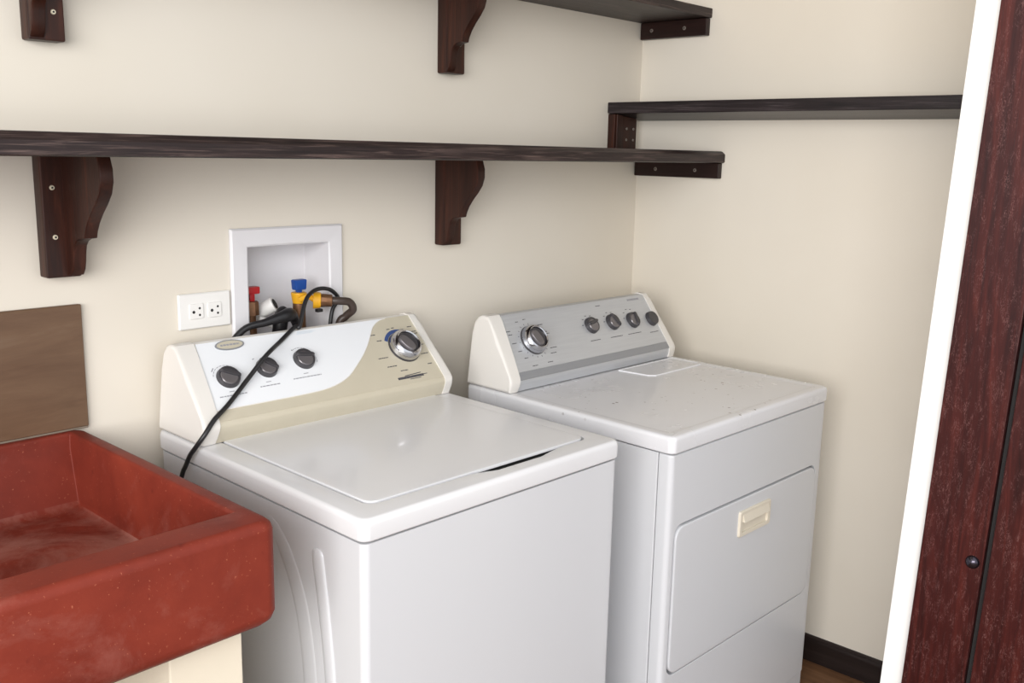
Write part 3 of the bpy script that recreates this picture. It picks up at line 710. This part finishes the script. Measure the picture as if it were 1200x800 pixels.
# valves, drain fitting, hoses and cord stand in or in front of the box
hv = thing('hot_water_valve', (-1.440, 0.03, 1.09), 'red handled hot water valve in the supply box', 'valve')
obj('valve_body', cyl((0, 0, -0.03), (0, 0, 1), 0.014, 0.045, 0.012, 16, 0.002), 'brass', hv)
b = cyl((0, 0.0, 0.040), (0, 0, 1), 0.019, 0.032, 0.018, 8, 0.003); obj('packing_nut', b, 'brass', hv)
b = cyl((0, 0, 0.015), (0, 0, 1), 0.011, 0.026, 0.011, 12); obj('neck', b, 'brass', hv)
h = obj('valve_handle', box(-0.006, 0.007, -0.008, 0.008, 0.0715, 0.092, 0.002), 'red', hv)
obj('handle_lever', box(-0.017, 0.020, -0.010, 0.010, 0.088, 0.105, 0.003), 'red', h)
obj('inlet_tube', cyl((0, 0.004, 0.03), (0, 1, 0), 0.010, 0.055, None, 14), 'brass', hv)

cvv = thing('cold_water_valve', (-1.312, 0.025, 1.09), 'blue handled cold water valve with yellow fitting in the supply box', 'valve')
obj('valve_body', cyl((0, 0, -0.03), (0, 0, 1), 0.016, 0.085, 0.015, 16, 0.002), 'brass', cvv)
b = cyl((0, 0, 0.0555), (0, 0, 1), 0.015, 0.026, 0.019, 20, 0.003); obj('yellow_collar', b, 'yellow', cvv)
h = obj('valve_handle', box(-0.006, 0.006, -0.006, 0.006, 0.078, 0.092, 0.002), 'blue', cvv)
b = box(-0.014, 0.016, -0.010, 0.010, 0.087, 0.112, 0.003)
for v in b.verts:
    if v.co.z > 0.1: v.co.x *= 1.12
obj('handle_lever', b, 'blue', h)
obj('yellow_strap', tube([(-0.010, -0.018, 0.066), (0.004, -0.032, 0.074), (0.018, -0.042, 0.064)], 0.007, 10, 6), 'yellow', cvv)

dn = thing('drain_fitting', (-1.392, 0.035, 1.11), 'white plastic drain fitting behind the washer console', 'pipe fitting')
ax = Vector((0.55, -0.58, 0.42)).normalized(); pb = Vector((-0.020, 0.022, 0.016))
obj('pipe', cyl(pb, ax, 0.0165, 0.052, 0.018, 24, 0.002), 'pvc', dn)
obj('pipe_mouth', cyl(pb + ax * 0.0521, ax, 0.0125, 0.001, None, 20), 'gap', dn)
obj('side_tube', tube([(-0.030, -0.006, 0.006), (-0.006, -0.012, -0.002), (0.02, -0.016, -0.016)], 0.010, 12, 5), 'pvc', dn)
# black drain hose lying behind the console
b = tube([(-1.368, 0.0, 1.136), (-1.376, -0.002, 1.131), (-1.383, -0.003, 1.116), (-1.385, 0.0, 1.092), (-1.385, 0.014, 1.070)], lambda t: 0.0125 + 0.005 * math.sin(t * 3), 14, 8)
tag(obj('drain_hose', b, 'rubber'), 'bent black rubber drain hose rising behind the washer console', 'hose')
b = tube([(-1.352, -0.026, 0.945), (-1.352, -0.026, 1.05), (-1.358, -0.027, 1.105), (-1.376, -0.036, 1.131), (-1.404, -0.050, 1.1335), (-1.45, -0.046, 1.124), (-1.50, -0.030, 1.109), (-1.545, -0.026, 1.05), (-1.55, -0.026, 0.95)], lambda t: 0.0075 + 0.0085 * math.exp(-((t - 0.44) / 0.14) ** 2), 12, 8)
tag(obj('rubber_hose', b, 'rubber'), 'black rubber hose arched along the top of the washer console', 'hose')

sh = thing('supply_hose', (-1.30, -0.03, 1.155), 'brown supply hose with yellow collar curling over the washer console', 'hose')
o3 = Vector((1.30, 0.03, -1.155))
axh = Vector((0.82, -0.57, -0.05)).normalized()
p0 = Vector((-1.305, -0.022, 1.1575))
obj('yellow_collar', cyl(p0 + o3, axh, 0.0205, 0.018, 0.019, 24, 0.003), 'yellow', sh)
obj('coupling', cyl(p0 + o3 + axh * 0.0182, axh, 0.0165, 0.026, 0.0145, 10, 0.002), 'brass', sh)
q0 = p0 + axh * 0.040
b = tube([q0 + o3, q0 + axh * 0.022 + o3, Vector((-1.228, -0.060, 1.149)) + o3, Vector((-1.2165, -0.058, 1.130)) + o3, Vector((-1.224, -0.040, 1.112)) + o3, Vector((-1.236, -0.028, 1.085)) + o3, Vector((-1.24, -0.028, 0.95)) + o3], 0.0095, 14, 8)
obj('hose_tube', b, 'hose', sh)
obj('collar_tab', box(-0.004, 0.012, -0.008, 0.004, -0.026, -0.018, 0.002), 'rubber', sh)

# power cord: over the hose, across the console and down beside the sink
def WL(p): return Matrix.Rotation(wr, 3, 'Z') @ Vector(p) + Vector((-1.7033, -0.0143, 0))
cp = [(-1.262, -0.024, 0.945), (-1.258, -0.0175, 1.05), (-1.252, -0.0168, 1.10), (-1.246, -0.0185, 1.13), (-1.2385, -0.030, 1.152), (-1.250, -0.036, 1.168), (-1.274, -0.040, 1.1825), (-1.309, -0.047, 1.1865), (-1.3405, -0.056, 1.1765), (-1.3615, -0.066, 1.155)]
cp = [Vector(p) for p in cp]
cp += [WL((0.318, -0.062, 1.112)), WL(F(0.3085, -0.0035, 0.0075)), WL(F(0.252, 0.031, 0.010)), WL(F(0.205, 0.062, 0.030)), WL(F(0.178, 0.080, 0.030)), WL(F(0.140, 0.108, 0.016)), WL(F(0.073, 0.158, 0.0095)), WL(F(0.030, 0.186, 0.0095)), WL((0.004, -0.198, 0.952)), WL((-0.010, -0.186, 0.926)), WL((-0.0125, -0.166, 0.905)), WL((-0.012, -0.146, 0.8795)), WL((-0.012, -0.126, 0.851)), WL((-0.012, -0.10, 0.78)), WL((-0.014, -0.08, 0.6)), WL((-0.014, -0.07, 0.3)), WL((-0.014, -0.09, 0.02))]
tag(obj('power_cord', tube(cp, 0.0049, 10, 8), 'rubber', None, 60), 'thin black power cord hanging over the washer console down beside the sink', 'cord')
